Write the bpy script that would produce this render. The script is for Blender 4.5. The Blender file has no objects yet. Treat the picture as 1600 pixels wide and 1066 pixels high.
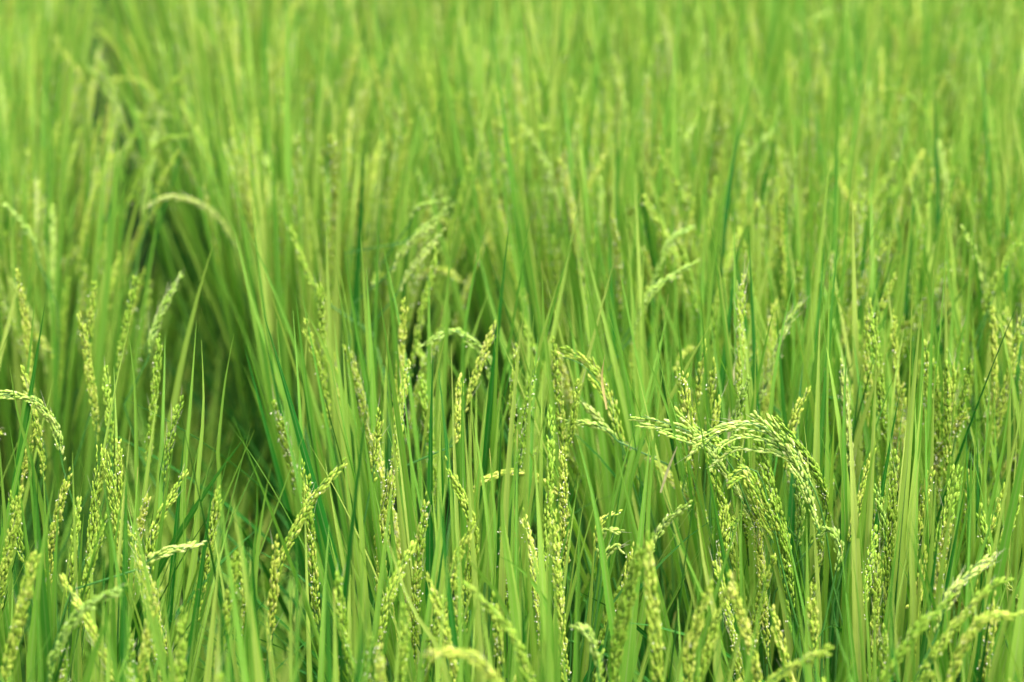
import bpy, math, random
import numpy as np
from mathutils import Vector, Matrix, Euler

R = math.radians
rng = random.Random(7)
S = bpy.context.scene
COL = S.collection

# ------------------------------------------------------------------ camera
PITCH = R(18.0)
CAMZ = 1.75
LENS = 85.0
F_PX = 1600 * LENS / 36.0
cd = bpy.data.cameras.new('camera')
cam = bpy.data.objects.new('camera', cd)
COL.objects.link(cam)
cam.location = (0, 0, CAMZ)
cam.rotation_euler = (math.pi / 2 - PITCH, 0, 0)
cd.lens = LENS
cd.sensor_width = 36
cd.clip_start = 0.05
cd.clip_end = 600
cd.dof.use_dof = True
cd.dof.focus_distance = 2.50
cd.dof.aperture_fstop = 4.1
S.camera = cam

# ------------------------------------------------------------------ sky, sun, exposure
SUN_EL, SUN_AZ = R(61), R(150)          # azimuth measured from +Y (ahead), positive to the right
w = bpy.data.worlds.new('World')
S.world = w
w.use_nodes = True
nt = w.node_tree
nt.nodes.clear()
sky = nt.nodes.new('ShaderNodeTexSky')
sky.sky_type = 'NISHITA'
sky.sun_disc = False
sky.sun_elevation = SUN_EL
sky.sun_rotation = SUN_AZ
sky.air_density = 0.8
sky.dust_density = 9.0
sky.ozone_density = 1.0
bg = nt.nodes.new('ShaderNodeBackground')
bg.inputs[1].default_value = 0.13
wo = nt.nodes.new('ShaderNodeOutputWorld')
nt.links.new(sky.outputs[0], bg.inputs[0])
nt.links.new(bg.outputs[0], wo.inputs[0])
sd = bpy.data.lights.new('sun', 'SUN')
sd.energy = 1.5
sd.angle = R(42)
sd.color = (1.0, 0.97, 0.91)
so = bpy.data.objects.new('sun', sd)
COL.objects.link(so)
sv = Vector((math.sin(SUN_AZ) * math.cos(SUN_EL), math.cos(SUN_AZ) * math.cos(SUN_EL), math.sin(SUN_EL)))
so.rotation_euler = sv.to_track_quat('Z', 'Y').to_euler()
so.location = sv * 30
S.view_settings.view_transform = 'Standard'
S.view_settings.look = 'None'
S.view_settings.gamma = 1
S.view_settings.use_curve_mapping = False
S.view_settings.exposure = 1.62
S.cycles.max_bounces = 7
S.cycles.diffuse_bounces = 5
S.cycles.transmission_bounces = 5
S.cycles.transparent_max_bounces = 8
S.cycles.caustics_reflective = False
S.cycles.caustics_refractive = False

# ------------------------------------------------------------------ picture <-> place
cP, sP = math.cos(PITCH), math.sin(PITCH)

def ray(px, py):
    a = (px - 800) / F_PX
    b = (533 - py) / F_PX
    return Vector((a, cP + b * sP, -sP + b * cP))

def at_y(px, py, Y):
    r = ray(px, py)
    return Vector((0, 0, CAMZ)) + r * (Y / r.y)

def y_for(px, py, z):
    r = ray(px, py)
    return r.y * (CAMZ - z) / (-r.z)

def proj(p):
    dy, dz = p[1], p[2] - CAMZ
    depth = dy * cP - dz * sP
    up = dy * sP + dz * cP
    if depth < 0.05:
        return (-9999, -9999, depth)
    return (800 + F_PX * p[0] / depth, 533 - F_PX * up / depth, depth)

# ------------------------------------------------------------------ materials
def new_mat(name):
    m = bpy.data.materials.new(name)
    m.use_nodes = True
    t = m.node_tree
    t.nodes.clear()
    return m, t

class NB:
    """tiny node helper"""
    def __init__(s, t):
        s.t = t
    def n(s, ty, ins=None, **kw):
        nd = s.t.nodes.new(ty)
        for k, v in kw.items():
            setattr(nd, k, v)
        for k, v in (ins or {}).items():
            s.put(nd.inputs[k], v)
        return nd
    def put(s, sock, v):
        if isinstance(v, bpy.types.NodeSocket):
            s.t.links.new(v, sock)
        else:
            sock.default_value = v
    def math(s, op, a, b=0.0, c=0.0, clamp=False):
        nd = s.n('ShaderNodeMath', operation=op, use_clamp=clamp)
        s.put(nd.inputs[0], a); s.put(nd.inputs[1], b); s.put(nd.inputs[2], c)
        return nd.outputs[0]
    def mix(s, f, a, b, mode='MIX'):
        nd = s.n('ShaderNodeMix', data_type='RGBA', blend_type=mode)
        s.put(nd.inputs[0], f); s.put(nd.inputs[6], a); s.put(nd.inputs[7], b)
        return nd.outputs[2]
    def ramp(s, f, stops):
        nd = s.n('ShaderNodeValToRGB')
        e = nd.color_ramp.elements
        while len(e) < len(stops):
            e.new(0.5)
        for i, (p, c) in enumerate(stops):
            e[i].position = p; e[i].color = (*c, 1)
        s.put(nd.inputs[0], f)
        return nd.outputs[0]
    def smooth(s, v, lo, hi):
        nd = s.n('ShaderNodeMapRange', interpolation_type='SMOOTHSTEP')
        s.put(nd.inputs[0], v); s.put(nd.inputs[1], lo); s.put(nd.inputs[2], hi)
        return nd.outputs[0]

def leaf_material(name, stops, dry=False, trans=0.42, age=1.0):
    m, t = new_mat(name)
    b = NB(t)
    uv = b.n('ShaderNodeUVMap', uv_map='UVMap').outputs[0]
    sx = b.n('ShaderNodeSeparateXYZ', {0: uv})
    u, v = sx.outputs[0], sx.outputs[1]
    tone = b.n('ShaderNodeAttribute', attribute_name='tone').outputs['Fac']
    orn = b.n('ShaderNodeObjectInfo').outputs['Random']
    rnd = b.math('FRACT', b.math('ADD', tone, orn))
    rnd2 = b.math('FRACT', b.math('MULTIPLY', rnd, 17.37))
    base = b.ramp(rnd, stops)
    # fine parallel veins, running the length of the blade
    cv = b.n('ShaderNodeCombineXYZ', {0: b.math('MULTIPLY', u, 26.0), 1: b.math('MULTIPLY', v, 2.2), 2: b.math('MULTIPLY', rnd, 40.0)}).outputs[0]
    vein = b.n('ShaderNodeTexNoise', {'Vector': cv, 'Scale': 1.0, 'Detail': 2.0, 'Roughness': 0.6}).outputs[0]
    base = b.mix(b.math('MULTIPLY', b.smooth(vein, 0.36, 0.7), 0.42 * age), base, b.mix(1.0, base, (1.6, 1.45, 1.9, 1), 'MULTIPLY'))
    # broad blotches of age
    cb = b.n('ShaderNodeCombineXYZ', {0: b.math('MULTIPLY', u, 1.2), 1: b.math('MULTIPLY', v, 5.0), 2: b.math('MULTIPLY', rnd, 91.0)}).outputs[0]
    blot = b.n('ShaderNodeTexNoise', {'Vector': cb, 'Scale': 1.0, 'Detail': 4.0, 'Roughness': 0.6}).outputs[0]
    base = b.mix(b.math('MULTIPLY', b.smooth(blot, 0.5, 0.8), 0.5 * age), base, (0.20, 0.28, 0.03, 1))
    # pale midrib
    mid = b.math('SUBTRACT', 1.0, b.smooth(b.math('ABSOLUTE', b.math('SUBTRACT', u, 0.5)), 0.02, 0.085))
    base = b.mix(b.math('MULTIPLY', mid, 0.5 * age), base, (0.26, 0.36, 0.12, 1))
    # yellowed edge
    edge = b.smooth(b.math('ABSOLUTE', b.math('SUBTRACT', u, 0.5)), 0.43, 0.5)
    base = b.mix(b.math('MULTIPLY', edge, 0.35 * age), base, (0.26, 0.34, 0.06, 1))
    # dry tip on some leaves
    start = b.math('SUBTRACT', 1.06, b.math('MULTIPLY', b.math('POWER', rnd2, 3.0), 0.13))
    tipf = b.smooth(b.math('ADD', v, b.math('MULTIPLY', b.math('SUBTRACT', vein, 0.5), 0.05)), start, b.math('ADD', start, 0.05))
    base = b.mix(tipf, base, (0.46, 0.42, 0.12, 1))
    # small rusty flecks
    co = b.n('ShaderNodeTexCoord').outputs['Object']
    fl = b.n('ShaderNodeTexNoise', {'Vector': co, 'Scale': 260.0, 'Detail': 1.0}).outputs[0]
    base = b.mix(b.math('MULTIPLY', b.smooth(fl, 0.76, 0.8), 0.6), base, (0.30, 0.20, 0.06, 1))
    bump = b.n('ShaderNodeBump', {'Height': vein, 'Strength': 0.35, 'Distance': 0.0012}).outputs[0]
    pr = b.n('ShaderNodeBsdfPrincipled', {'Base Color': base, 'Roughness': 0.46, 'Normal': bump, 'IOR': 1.42})
    pr.inputs['Specular IOR Level'].default_value = 0.28
    tcol = b.mix(1.0, base, (1.25, 1.45, 0.6, 1) if not dry else (1.2, 1.1, 0.9, 1), 'MULTIPLY')
    tr = b.n('ShaderNodeBsdfTranslucent', {'Color': tcol, 'Normal': bump})
    mx = b.n('ShaderNodeMixShader', {0: trans, 1: pr.outputs[0], 2: tr.outputs[0]})
    out = b.n('ShaderNodeOutputMaterial', {0: mx.outputs[0]})
    return m

M_LEAF = leaf_material('flag_leaf', [(0.0, (0.078, 0.245, 0.022)), (0.30, (0.125, 0.305, 0.032)), (0.55, (0.175, 0.350, 0.042)),
                                     (0.8, (0.240, 0.390, 0.055)), (1.0, (0.330, 0.440, 0.085))], trans=0.42)
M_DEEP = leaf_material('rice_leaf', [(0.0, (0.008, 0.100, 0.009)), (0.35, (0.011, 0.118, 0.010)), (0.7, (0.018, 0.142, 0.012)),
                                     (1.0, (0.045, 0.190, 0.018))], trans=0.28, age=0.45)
M_DRY = leaf_material('dry_leaf', [(0.0, (0.44, 0.42, 0.20)), (0.5, (0.54, 0.50, 0.28)), (1.0, (0.52, 0.42, 0.15))], dry=True, trans=0.3)

def stem_material():
    m, t = new_mat('rice_stem')
    b = NB(t)
    co = b.n('ShaderNodeTexCoord').outputs['Object']
    mp = b.n('ShaderNodeMapping', {0: co, 3: (220, 220, 6)}).outputs[0]
    nz = b.n('ShaderNodeTexNoise', {'Vector': mp, 'Scale': 1.0, 'Detail': 3.0}).outputs[0]
    c = b.ramp(nz, [(0.3, (0.025, 0.12, 0.015)), (0.6, (0.045, 0.16, 0.022)), (0.8, (0.09, 0.21, 0.04))])
    pr = b.n('ShaderNodeBsdfPrincipled', {'Base Color': c, 'Roughness': 0.5})
    b.n('ShaderNodeOutputMaterial', {0: pr.outputs[0]})
    return m
M_STEM = stem_material()

def grain_material(name, stops):
    m, t = new_mat(name)
    b = NB(t)
    tone = b.n('ShaderNodeAttribute', attribute_name='tone').outputs['Fac']
    orn = b.n('ShaderNodeObjectInfo').outputs['Random']
    rnd = b.math('FRACT', b.math('ADD', tone, b.math('MULTIPLY', orn, 0.35)))
    c = b.ramp(rnd, stops)
    shift = b.mix(orn, (0.80, 0.97, 0.85, 1), (1.05, 1.05, 1.0, 1))
    c = b.mix(1.0, c, shift, 'MULTIPLY')
    co = b.n('ShaderNodeTexCoord').outputs['Object']
    nz = b.n('ShaderNodeTexNoise', {'Vector': co, 'Scale': 420.0, 'Detail': 3.0, 'Roughness': 0.7}).outputs[0]
    c = b.mix(b.math('MULTIPLY', b.smooth(nz, 0.45, 0.75), 0.5), c, b.mix(1.0, c, (0.55, 0.72, 0.4, 1), 'MULTIPLY'))
    bump = b.n('ShaderNodeBump', {'Height': nz, 'Strength': 0.5, 'Distance': 0.0006}).outputs[0]
    pr = b.n('ShaderNodeBsdfPrincipled', {'Base Color': c, 'Roughness': 0.62, 'Normal': bump})
    pr.inputs['Specular IOR Level'].default_value = 0.3
    tr = b.n('ShaderNodeBsdfTranslucent', {'Color': b.mix(1.0, c, (1.2, 1.2, 0.7, 1), 'MULTIPLY')})
    mx = b.n('ShaderNodeMixShader', {0: 0.38, 1: pr.outputs[0], 2: tr.outputs[0]})
    b.n('ShaderNodeOutputMaterial', {0: mx.outputs[0]})
    return m

M_GRAIN = grain_material('rice_husk', [(0.0, (0.27, 0.43, 0.040)), (0.35, (0.38, 0.52, 0.065)),
                                       (0.75, (0.54, 0.61, 0.12)), (1.0, (0.66, 0.67, 0.24))])
M_PALE = grain_material('pale_husk', [(0.0, (0.38, 0.53, 0.08)), (0.35, (0.48, 0.60, 0.14)),
                                      (0.8, (0.58, 0.66, 0.24)), (1.0, (0.70, 0.73, 0.40))])

def flat_mat(name, col, rough=0.6, trans=0.0):
    m, t = new_mat(name)
    b = NB(t)
    co = b.n('ShaderNodeTexCoord').outputs['Object']
    nz = b.n('ShaderNodeTexNoise', {'Vector': co, 'Scale': 300.0, 'Detail': 2.0}).outputs[0]
    c = b.mix(b.math('MULTIPLY', nz, 0.5), (*col, 1), (col[0] * .7, col[1] * .75, col[2] * .6, 1))
    pr = b.n('ShaderNodeBsdfPrincipled', {'Base Color': c, 'Roughness': rough})
    sh = pr.outputs[0]
    if trans:
        tr = b.n('ShaderNodeBsdfTranslucent', {'Color': c})
        sh = b.n('ShaderNodeMixShader', {0: trans, 1: sh, 2: tr.outputs[0]}).outputs[0]
    b.n('ShaderNodeOutputMaterial', {0: sh})
    return m
M_ANTHER = flat_mat('rice_flower', (0.80, 0.78, 0.62))
M_AWN = flat_mat('husk_bristle', (0.62, 0.62, 0.42), 0.5, 0.3)

def mud_material():
    m, t = new_mat('wet_mud')
    b = NB(t)
    co = b.n('ShaderNodeTexCoord').outputs['Object']
    n1 = b.n('ShaderNodeTexNoise', {'Vector': co, 'Scale': 5.0, 'Detail': 8.0, 'Roughness': 0.65}).outputs[0]
    n2 = b.n('ShaderNodeTexNoise', {'Vector': co, 'Scale': 60.0, 'Detail': 4.0}).outputs[0]
    c = b.ramp(n1, [(0.3, (0.016, 0.026, 0.010)), (0.5, (0.016, 0.045, 0.010)), (0.7, (0.018, 0.070, 0.010))])
    rough = 0.9
    bump = b.n('ShaderNodeBump', {'Height': b.math('ADD', n1, b.math('MULTIPLY', n2, 0.2)), 'Strength': 0.7, 'Distance': 0.03}).outputs[0]
    pr = b.n('ShaderNodeBsdfPrincipled', {'Base Color': c, 'Roughness': rough, 'Normal': bump})
    pr.inputs['Specular IOR Level'].default_value = 0.1
    b.n('ShaderNodeOutputMaterial', {0: pr.outputs[0]})
    return m
M_MUD = mud_material()

# ------------------------------------------------------------------ mesh helpers (quads only, numpy)
class Geo:
    def __init__(s):
        s.v, s.f, s.uv, s.tone, s.mi, s.n = [], [], [], [], [], 0
    def add(s, v, f, uv=None, tone=0.0, mi=0):
        v = np.asarray(v, np.float32); f = np.asarray(f, np.int32)
        s.v.append(v); s.f.append(f + s.n)
        s.uv.append(np.zeros((len(v), 2), np.float32) if uv is None else np.asarray(uv, np.float32))
        s.tone.append(np.full(len(v), tone, np.float32) if np.isscalar(tone) else np.asarray(tone, np.float32))
        s.mi.append(np.full(len(f), mi, np.int32))
        s.n += len(v)
    def merge(s, g, M=None, dt=0.0):
        v, f, uv, tone, mi = g.arrays()
        if M is not None:
            A = np.array(M, np.float32)
            v = v @ A[:3, :3].T + A[:3, 3]
        s.add(v, f, uv, np.mod(tone + dt, 1.0), 0)
        s.mi[-1] = mi.copy()
    def arrays(s):
        if len(s.v) > 1:
            s.v = [np.concatenate(s.v)]; s.f = [np.concatenate(s.f)]; s.uv = [np.concatenate(s.uv)]
            s.tone = [np.concatenate(s.tone)]; s.mi = [np.concatenate(s.mi)]
        return s.v[0], s.f[0], s.uv[0], s.tone[0], s.mi[0]
    def mesh(s, name, mats, smooth=True):
        v, f, uv, tone, mi = s.arrays()
        me = bpy.data.meshes.new(name)
        me.vertices.add(len(v)); me.vertices.foreach_set('co', v.ravel())
        nf = len(f)
        me.loops.add(nf * 4); me.loops.foreach_set('vertex_index', f.ravel())
        me.polygons.add(nf)
        me.polygons.foreach_set('loop_start', np.arange(0, nf * 4, 4, dtype=np.int32))
        me.polygons.foreach_set('material_index', mi)
        me.polygons.foreach_set('use_smooth', np.full(nf, smooth))
        ul = me.uv_layers.new(name='UVMap')
        ul.data.foreach_set('uv', uv[f.ravel()].ravel())
        at = me.attributes.new('tone', 'FLOAT', 'POINT')
        at.data.foreach_set('value', tone)
        for m in mats:
            me.materials.append(m)
        me.update(calc_edges=True)
        return me

def resample(pts, n):
    """smooth curve through pts (Catmull-Rom), n samples at equal arc length"""
    P = [np.array(p, float) for p in pts]
    if len(P) == 2:
        return np.array([P[0] + (P[1] - P[0]) * k / (n - 1) for k in range(n)])
    Q = [2 * P[0] - P[1]] + P + [2 * P[-1] - P[-2]]
    o = []
    for i in range(1, len(Q) - 2):
        for k in range(14):
            t = k / 14
            a, b_, c, d = Q[i - 1], Q[i], Q[i + 1], Q[i + 2]
            o.append(0.5 * ((2 * b_) + (-a + c) * t + (2 * a - 5 * b_ + 4 * c - d) * t * t + (-a + 3 * b_ - 3 * c + d) * t ** 3))
    o.append(P[-1])
    o = np.array(o)
    L = np.concatenate([[0], np.cumsum(np.linalg.norm(np.diff(o, axis=0), axis=1))])
    s = np.linspace(0, L[-1], n)
    return np.stack([np.interp(s, L, o[:, k]) for k in range(3)], 1)

def unit(v):
    v = np.asarray(v, float)
    return v / (math.sqrt(v[0] * v[0] + v[1] * v[1] + v[2] * v[2]) + 1e-12)

def cross(a, b):
    return np.array((a[1] * b[2] - a[2] * b[1], a[2] * b[0] - a[0] * b[2], a[0] * b[1] - a[1] * b[0]))

def tube(g, pts, radii, sides=5, tone=0.0, mi=0):
    pts = np.asarray(pts, float); n = len(pts)
    T = np.gradient(pts, axis=0)
    ref = np.array([0.31, 0.95, 0.05])
    rows = []
    for i in range(n):
        t = unit(T[i]); a = unit(cross(t, ref)); c = cross(t, a)
        ang = np.arange(sides) * 2 * math.pi / sides
        rows.append(pts[i] + radii[i] * (np.cos(ang)[:, None] * a + np.sin(ang)[:, None] * c))
    v = np.concatenate(rows)
    f = [(i * sides + k, i * sides + (k + 1) % sides, (i + 1) * sides + (k + 1) % sides, (i + 1) * sides + k)
         for i in range(n - 1) for k in range(sides)]
    g.add(v, f, None, tone, mi)

def leaf_width(t):
    a = 0.62 + 0.38 * min(1, t / 0.3)
    if t > 0.35:
        a *= max(0.0, 1 - ((t - 0.35) / 0.65) ** 1.55)
    return a

def ribbon(g, pts, W, face, twist=0.0, tone=0.0, across=4, fold=0.22, wave=0.0, ph=0.0, mi=0):
    """a leaf blade along pts: folded at the midrib, tapering to a fine tip"""
    n = len(pts)
    T = np.gradient(pts, axis=0)
    rows, uvs = [], []
    for i in range(n):
        t = i / (n - 1)
        tg = unit(T[i])
        s = unit(cross(tg, face)); nn = cross(s, tg)
        a = twist * t
        s2 = s * math.cos(a) + nn * math.sin(a); n2 = nn * math.cos(a) - s * math.sin(a)
        wd = max(W * leaf_width(t) * 0.5, 0.00018)
        for k in range(across + 1):
            q = -1 + 2 * k / across
            wv = wave * math.sin(ph + t * 19 + q * 1.4) * abs(q) * wd
            rows.append(pts[i] + s2 * (wd * q * math.cos(fold)) + n2 * (wd * abs(q) * math.sin(fold) + wv))
            uvs.append(((q + 1) / 2, t))
    A = across + 1
    f = [(i * A + k, i * A + k + 1, (i + 1) * A + k + 1, (i + 1) * A + k) for i in range(n - 1) for k in range(across)]
    g.add(rows, f, uvs, tone, mi)

# one grain: spindle with a keel, base at origin, along +Z, 1 unit long
def grain_geo(rings=6, sides=6):
    prof = [(0.0, 0.10), (0.12, 0.55), (0.38, 1.0), (0.66, 0.86), (0.88, 0.42), (1.0, 0.04)]
    if rings == 4:
        prof = [(0.0, 0.15), (0.3, 1.0), (0.7, 0.85), (1.0, 0.04)]
    g = Geo(); v = []
    for z, r in prof:
        for k in range(sides):
            a = 2 * math.pi * k / sides
            keel = 1.12 if k % (sides // 2) == 0 else 1.0
            v.append((0.215 * r * keel * math.cos(a) + 0.05 * z * z, 0.155 * r * math.sin(a), z))
    f = [(i * sides + k, i * sides + (k + 1) % sides, (i + 1) * sides + (k + 1) % sides, (i + 1) * sides + k)
         for i in range(len(prof) - 1) for k in range(sides)]
    g.add(v, f)
    return g
GRAIN = grain_geo()
GRAIN_LOW = grain_geo(4, 4)

def frame(z, roll, scale, loc):
    """4x4 with local Z along z"""
    z = unit(np.array(z)); a = unit(cross(z, [0.37, 0.91, 0.16])); c = cross(z, a)
    x = a * math.cos(roll) + c * math.sin(roll); y = cross(z, x)
    M = np.eye(4)
    M[:3, 0] = x * scale; M[:3, 1] = y * scale; M[:3, 2] = z * scale; M[:3, 3] = loc
    return M

def panicle(pts, r, n_br=11, spread=0.13, gl=0.0076, density=1.0, flower=0.0, awn=0.0, low=False, droop=0.25, each=None, strands=None):
    """pts: rachis curve, root to tip.  Returns (rachis Geo, grains Geo); each(M, tone) gets every grain instead, if given."""
    ra, gr = Geo(), Geo()
    C = resample(pts, 48)
    seg = np.linalg.norm(np.diff(C, axis=0), axis=1).sum()
    tube(ra, C[::3], np.linspace(0.0011, 0.0004, len(C[::3])), 4, 0.4, 0)
    T = np.gradient(C, axis=0)
    gg = GRAIN_LOW if low else GRAIN
    def put(p, d):
        if r.random() < .10:
            return
        tone = r.random() ** 1.3 * 0.64
        M = frame(d, r.random() * 6.28, gl * r.uniform(0.72, 1.14), p)
        if each:
            each(M, tone)
        else:
            gr.merge(gg, M, tone)
        e = p + unit(d) * gl * 0.95
        if r.random() < flower:
            for _ in range(r.choice((1, 1, 2))):
                q = p + unit(d) * gl * r.uniform(.3, .8) + np.array([r.uniform(-1, 1), r.uniform(-1, 1), r.uniform(-1, .4)]) * 0.0028
                gr.merge(GRAIN_LOW, frame([r.uniform(-1, 1), r.uniform(-1, 1), r.uniform(-1.2, .3)], 0, r.uniform(0.0017, 0.0026), q), 0)
                gr.mi[-1][:] = 1
        if r.random() < awn:
            dd = unit(unit(d) + np.array([r.uniform(-.2, .2), r.uniform(-.2, .2), r.uniform(-.1, .3)]))
            L = r.uniform(0.006, 0.022)
            tube(gr, [e, e + dd * L * .5, e + dd * L], [0.00028, 0.0002, 0.00006], 3, 0, 2)
    if strands:
        # the long side branches of a heavy head, each a braid of grains hanging by itself
        for sc_ in strands:
            B = resample(sc_, 60)
            L = np.linalg.norm(np.diff(B, axis=0), axis=1).sum()
            tube(ra, B[::4], np.linspace(0.0008, 0.0003, len(B[::4])), 4, 0.4, 0)
            BT = np.gradient(B, axis=0)
            ng = int(L / 0.0038); a0 = r.uniform(-.6, .6)
            for j in range(int(ng * .08), ng + 1):
                f = min(58.9, 59 * j / ng); ii = int(f)
                p = B[ii] + (B[ii + 1] - B[ii]) * (f - ii); tt = unit(BT[ii])
                u1 = unit(cross(tt, [0.1, 0.99, 0.05])); u2 = cross(tt, u1)
                for sg in (1, -1):
                    if r.random() < .14:
                        continue
                    ph = a0 + r.uniform(-.7, .7)
                    o = (u1 * math.cos(ph) + u2 * math.sin(ph)) * sg
                    put(p + o * 0.0009, tt + o * r.uniform(.12, .34))
        return ra, gr
    az = r.random() * 6.28
    nb = n_br + 1
    for k in range(nb):
        s = 0.02 + 0.80 * (k / nb) ** 0.95
        i = int(s * 47)
        t = unit(T[i]); a = unit(cross(t, [0.2, 0.97, 0.11])); c = cross(t, a)
        az += 2.4 + r.uniform(-.5, .5)
        side = a * math.cos(az) + c * math.sin(az)
        bl = min(seg * (0.42 * (1 - s) + 0.14) * r.uniform(0.8, 1.2), seg * (1.0 - s) + 0.004)
        ng = max(3, int(bl / 0.0037 * density))
        sp = spread * r.uniform(0.6, 1.4)
        # the branch leaves the rachis and then follows it closely, sagging a little
        bp = [C[i]]
        pos = s
        step = bl / ng
        for j in range(ng):
            pos = min(1.0, pos + step / seg)
            fi = pos * 47
            ii = min(46, int(fi))
            off = min(1.0, (j + 1) / (ng * 0.5))
            base = C[ii] + (C[ii + 1] - C[ii]) * (fi - ii)
            q = base + side * (sp * bl * 0.42 * off + 0.0016) + np.array([0, 0, -1]) * droop * bl * 0.14 * (j / ng) ** 2
            if pos >= 1:
                q = bp[-1] + unit(T[47]) * step * 0.8
            bp.append(q)
        bp = np.array(bp)
        BT = np.gradient(bp, axis=0)
        tube(ra, bp[::2] if len(bp) > 4 else bp, np.full(len(bp[::2] if len(bp) > 4 else bp), 0.00042), 3, 0.4, 0)
        for j in range(1, len(bp)):
            tt = unit(BT[j])
            u1 = unit(cross(tt, [0.2, 0.97, 0.11])); u2 = cross(tt, u1)
            ph = j * 2.6 + r.uniform(-.6, .6)
            o = u1 * math.cos(ph) + u2 * math.sin(ph)
            put(bp[j] + o * 0.0010, tt + o * r.uniform(0.08, 0.30))
            if r.random() < 0.5 * density:
                o2 = -o
                put(bp[j] + o2 * 0.0012, tt + o2 * r.uniform(0.1, 0.34))
    put(C[-1], T[-1])
    return ra, gr

# ------------------------------------------------------------------ object helpers
def link(name, data, parent=None, M=None):
    o = bpy.data.objects.new(name, data)
    COL.objects.link(o)
    if parent is not None:
        o.parent = parent
    if M is not None:
        o.matrix_basis = M
    return o

# ------------------------------------------------------------------ ground
g = Geo()
N = 60
xs = np.concatenate([[-300, -80, -25], np.linspace(-7, 7, N), [25, 80, 300]])
ys = np.concatenate([[-300, -80, -20], np.linspace(-4, 14, N), [30, 90, 400]])
vv = []
for y in ys:
    for x in xs:
        z = 0.012 * math.sin(x * 9 + y * 3.1) + 0.01 * math.sin(y * 11 - x * 4) if abs(x) < 8 and -5 < y < 15 else 0
        vv.append((x, y, z))
nx = len(xs)
g.add(vv, [(j * nx + i, j * nx + i + 1, (j + 1) * nx + i + 1, (j + 1) * nx + i) for j in range(len(ys) - 1) for i in range(nx - 1)])
o = link('ground', g.mesh('ground', [M_MUD]))
o['kind'] = 'structure'

# ------------------------------------------------------------------ leaf, stem and panicle variants (shared meshes)
def leaf_variant(r, kind):
    L = {'flag': r.uniform(0.28, 0.43), 'mid': r.uniform(0.44, 0.60), 'low': r.uniform(0.36, 0.52), 'arch': r.uniform(0.38, 0.52)}[kind]
    W = {'flag': r.uniform(0.0055, 0.0100), 'mid': r.uniform(0.0085, 0.0140), 'low': r.uniform(0.007, 0.012), 'arch': r.uniform(0.008, 0.012)}[kind]
    th0 = {'flag': r.uniform(0, 11), 'mid': r.uniform(-1, 4), 'low': r.uniform(8, 22), 'arch': r.uniform(6, 16)}[kind]
    k = {'flag': r.choice((r.uniform(-2, 8), r.uniform(6, 22))), 'mid': r.uniform(-1, 9), 'low': r.uniform(10, 50), 'arch': r.uniform(35, 80)}[kind]
    p = r.uniform(1.2, 2.6)
    sway = r.uniform(-5, 5)
    n = 13
    pts = [np.zeros(3)]
    for i in range(1, n):
        t = (i - .5) / (n - 1)
        th = R(th0 + k * t ** p); sw = R(sway * t)
        d = np.array([math.sin(sw), math.sin(th) * math.cos(sw), math.cos(th) * math.cos(sw)])
        pts.append(pts[-1] + d * L / (n - 1))
    pts = np.array(pts)
    gg = Geo()
    ribbon(gg, pts, W, np.array([0, -1.0, 0.05]), twist=r.choice((0, r.uniform(-1.2, 1.2), r.uniform(-2.4, 2.4))),
           tone=r.random(), fold=r.uniform(0.12, 0.42), wave=r.uniform(0, .14), ph=r.random() * 6)
    lo = Geo()
    ribbon(lo, pts[::2], W, np.array([0, -1.0, 0.05]), tone=r.random(), across=2, fold=0.25)
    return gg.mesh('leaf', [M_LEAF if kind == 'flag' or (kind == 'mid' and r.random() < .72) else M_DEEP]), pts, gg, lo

vr = random.Random(11)
LEAVES = {'flag': [leaf_variant(vr, 'flag') for _ in range(26)], 'mid': [leaf_variant(vr, 'mid') for _ in range(26)],
          'low': [leaf_variant(vr, 'low') for _ in range(14)], 'arch': [leaf_variant(vr, 'arch') for _ in range(8)]}

STEMS = []
for k in range(6):
    gg = Geo()
    bend = vr.uniform(-.02, .02)
    P = [np.array([bend * math.sin(t * 3.1), bend * .6 * math.sin(t * 2), t * 0.66]) for t in np.linspace(0, 1, 9)]
    tube(gg, P, np.linspace(0.0034, 0.0016, 9), 6, vr.random())
    lo = Geo(); tube(lo, P[::4], [0.0034, 0.0025, 0.0016], 3, 0.5)
    STEMS.append((gg.mesh('stem', [M_STEM]), gg, lo))

def pan_curve(r, kind):
    L = r.uniform(0.165, 0.225)
    th0, k = {'erect': (r.uniform(0, 5), r.uniform(-4, 12)), 'lean': (r.uniform(4, 12), r.uniform(12, 34)),
              'bow': (r.uniform(4, 14), r.uniform(55, 120))}[kind]
    pts = [np.zeros(3)]
    for i in range(1, 9):
        t = (i - .5) / 8
        th = R(th0 + k * t ** 1.5)
        pts.append(pts[-1] + np.array([0.02 * math.sin(t * 4) * L, math.sin(th), math.cos(th)]) * L / 8)
    return pts

PANS = []
for k in range(22):
    kind = 'erect' if k < 13 else ('lean' if k < 18 else 'bow')
    pale = k in (14,)
    pts = pan_curve(vr, kind)
    ra, gr = panicle(pts, vr, n_br=vr.choice((8, 9, 10, 11)), spread=vr.uniform(0.0, 0.05), gl=vr.uniform(0.0064, 0.0074), density=vr.uniform(0.9, 1.1),
                     flower=vr.choice((0, 0.1, 0.3, 0.45)), awn=vr.choice((0, 0.05, 0.15)))
    gm = [M_PALE if pale else M_GRAIN, M_ANTHER, M_AWN]
    PANS.append((ra.mesh('panicle', [M_STEM]), gr.mesh('grains', gm), np.array(pts), kind,
                 gr.mesh('grains', [M_PALE, M_ANTHER, M_AWN])))
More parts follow.
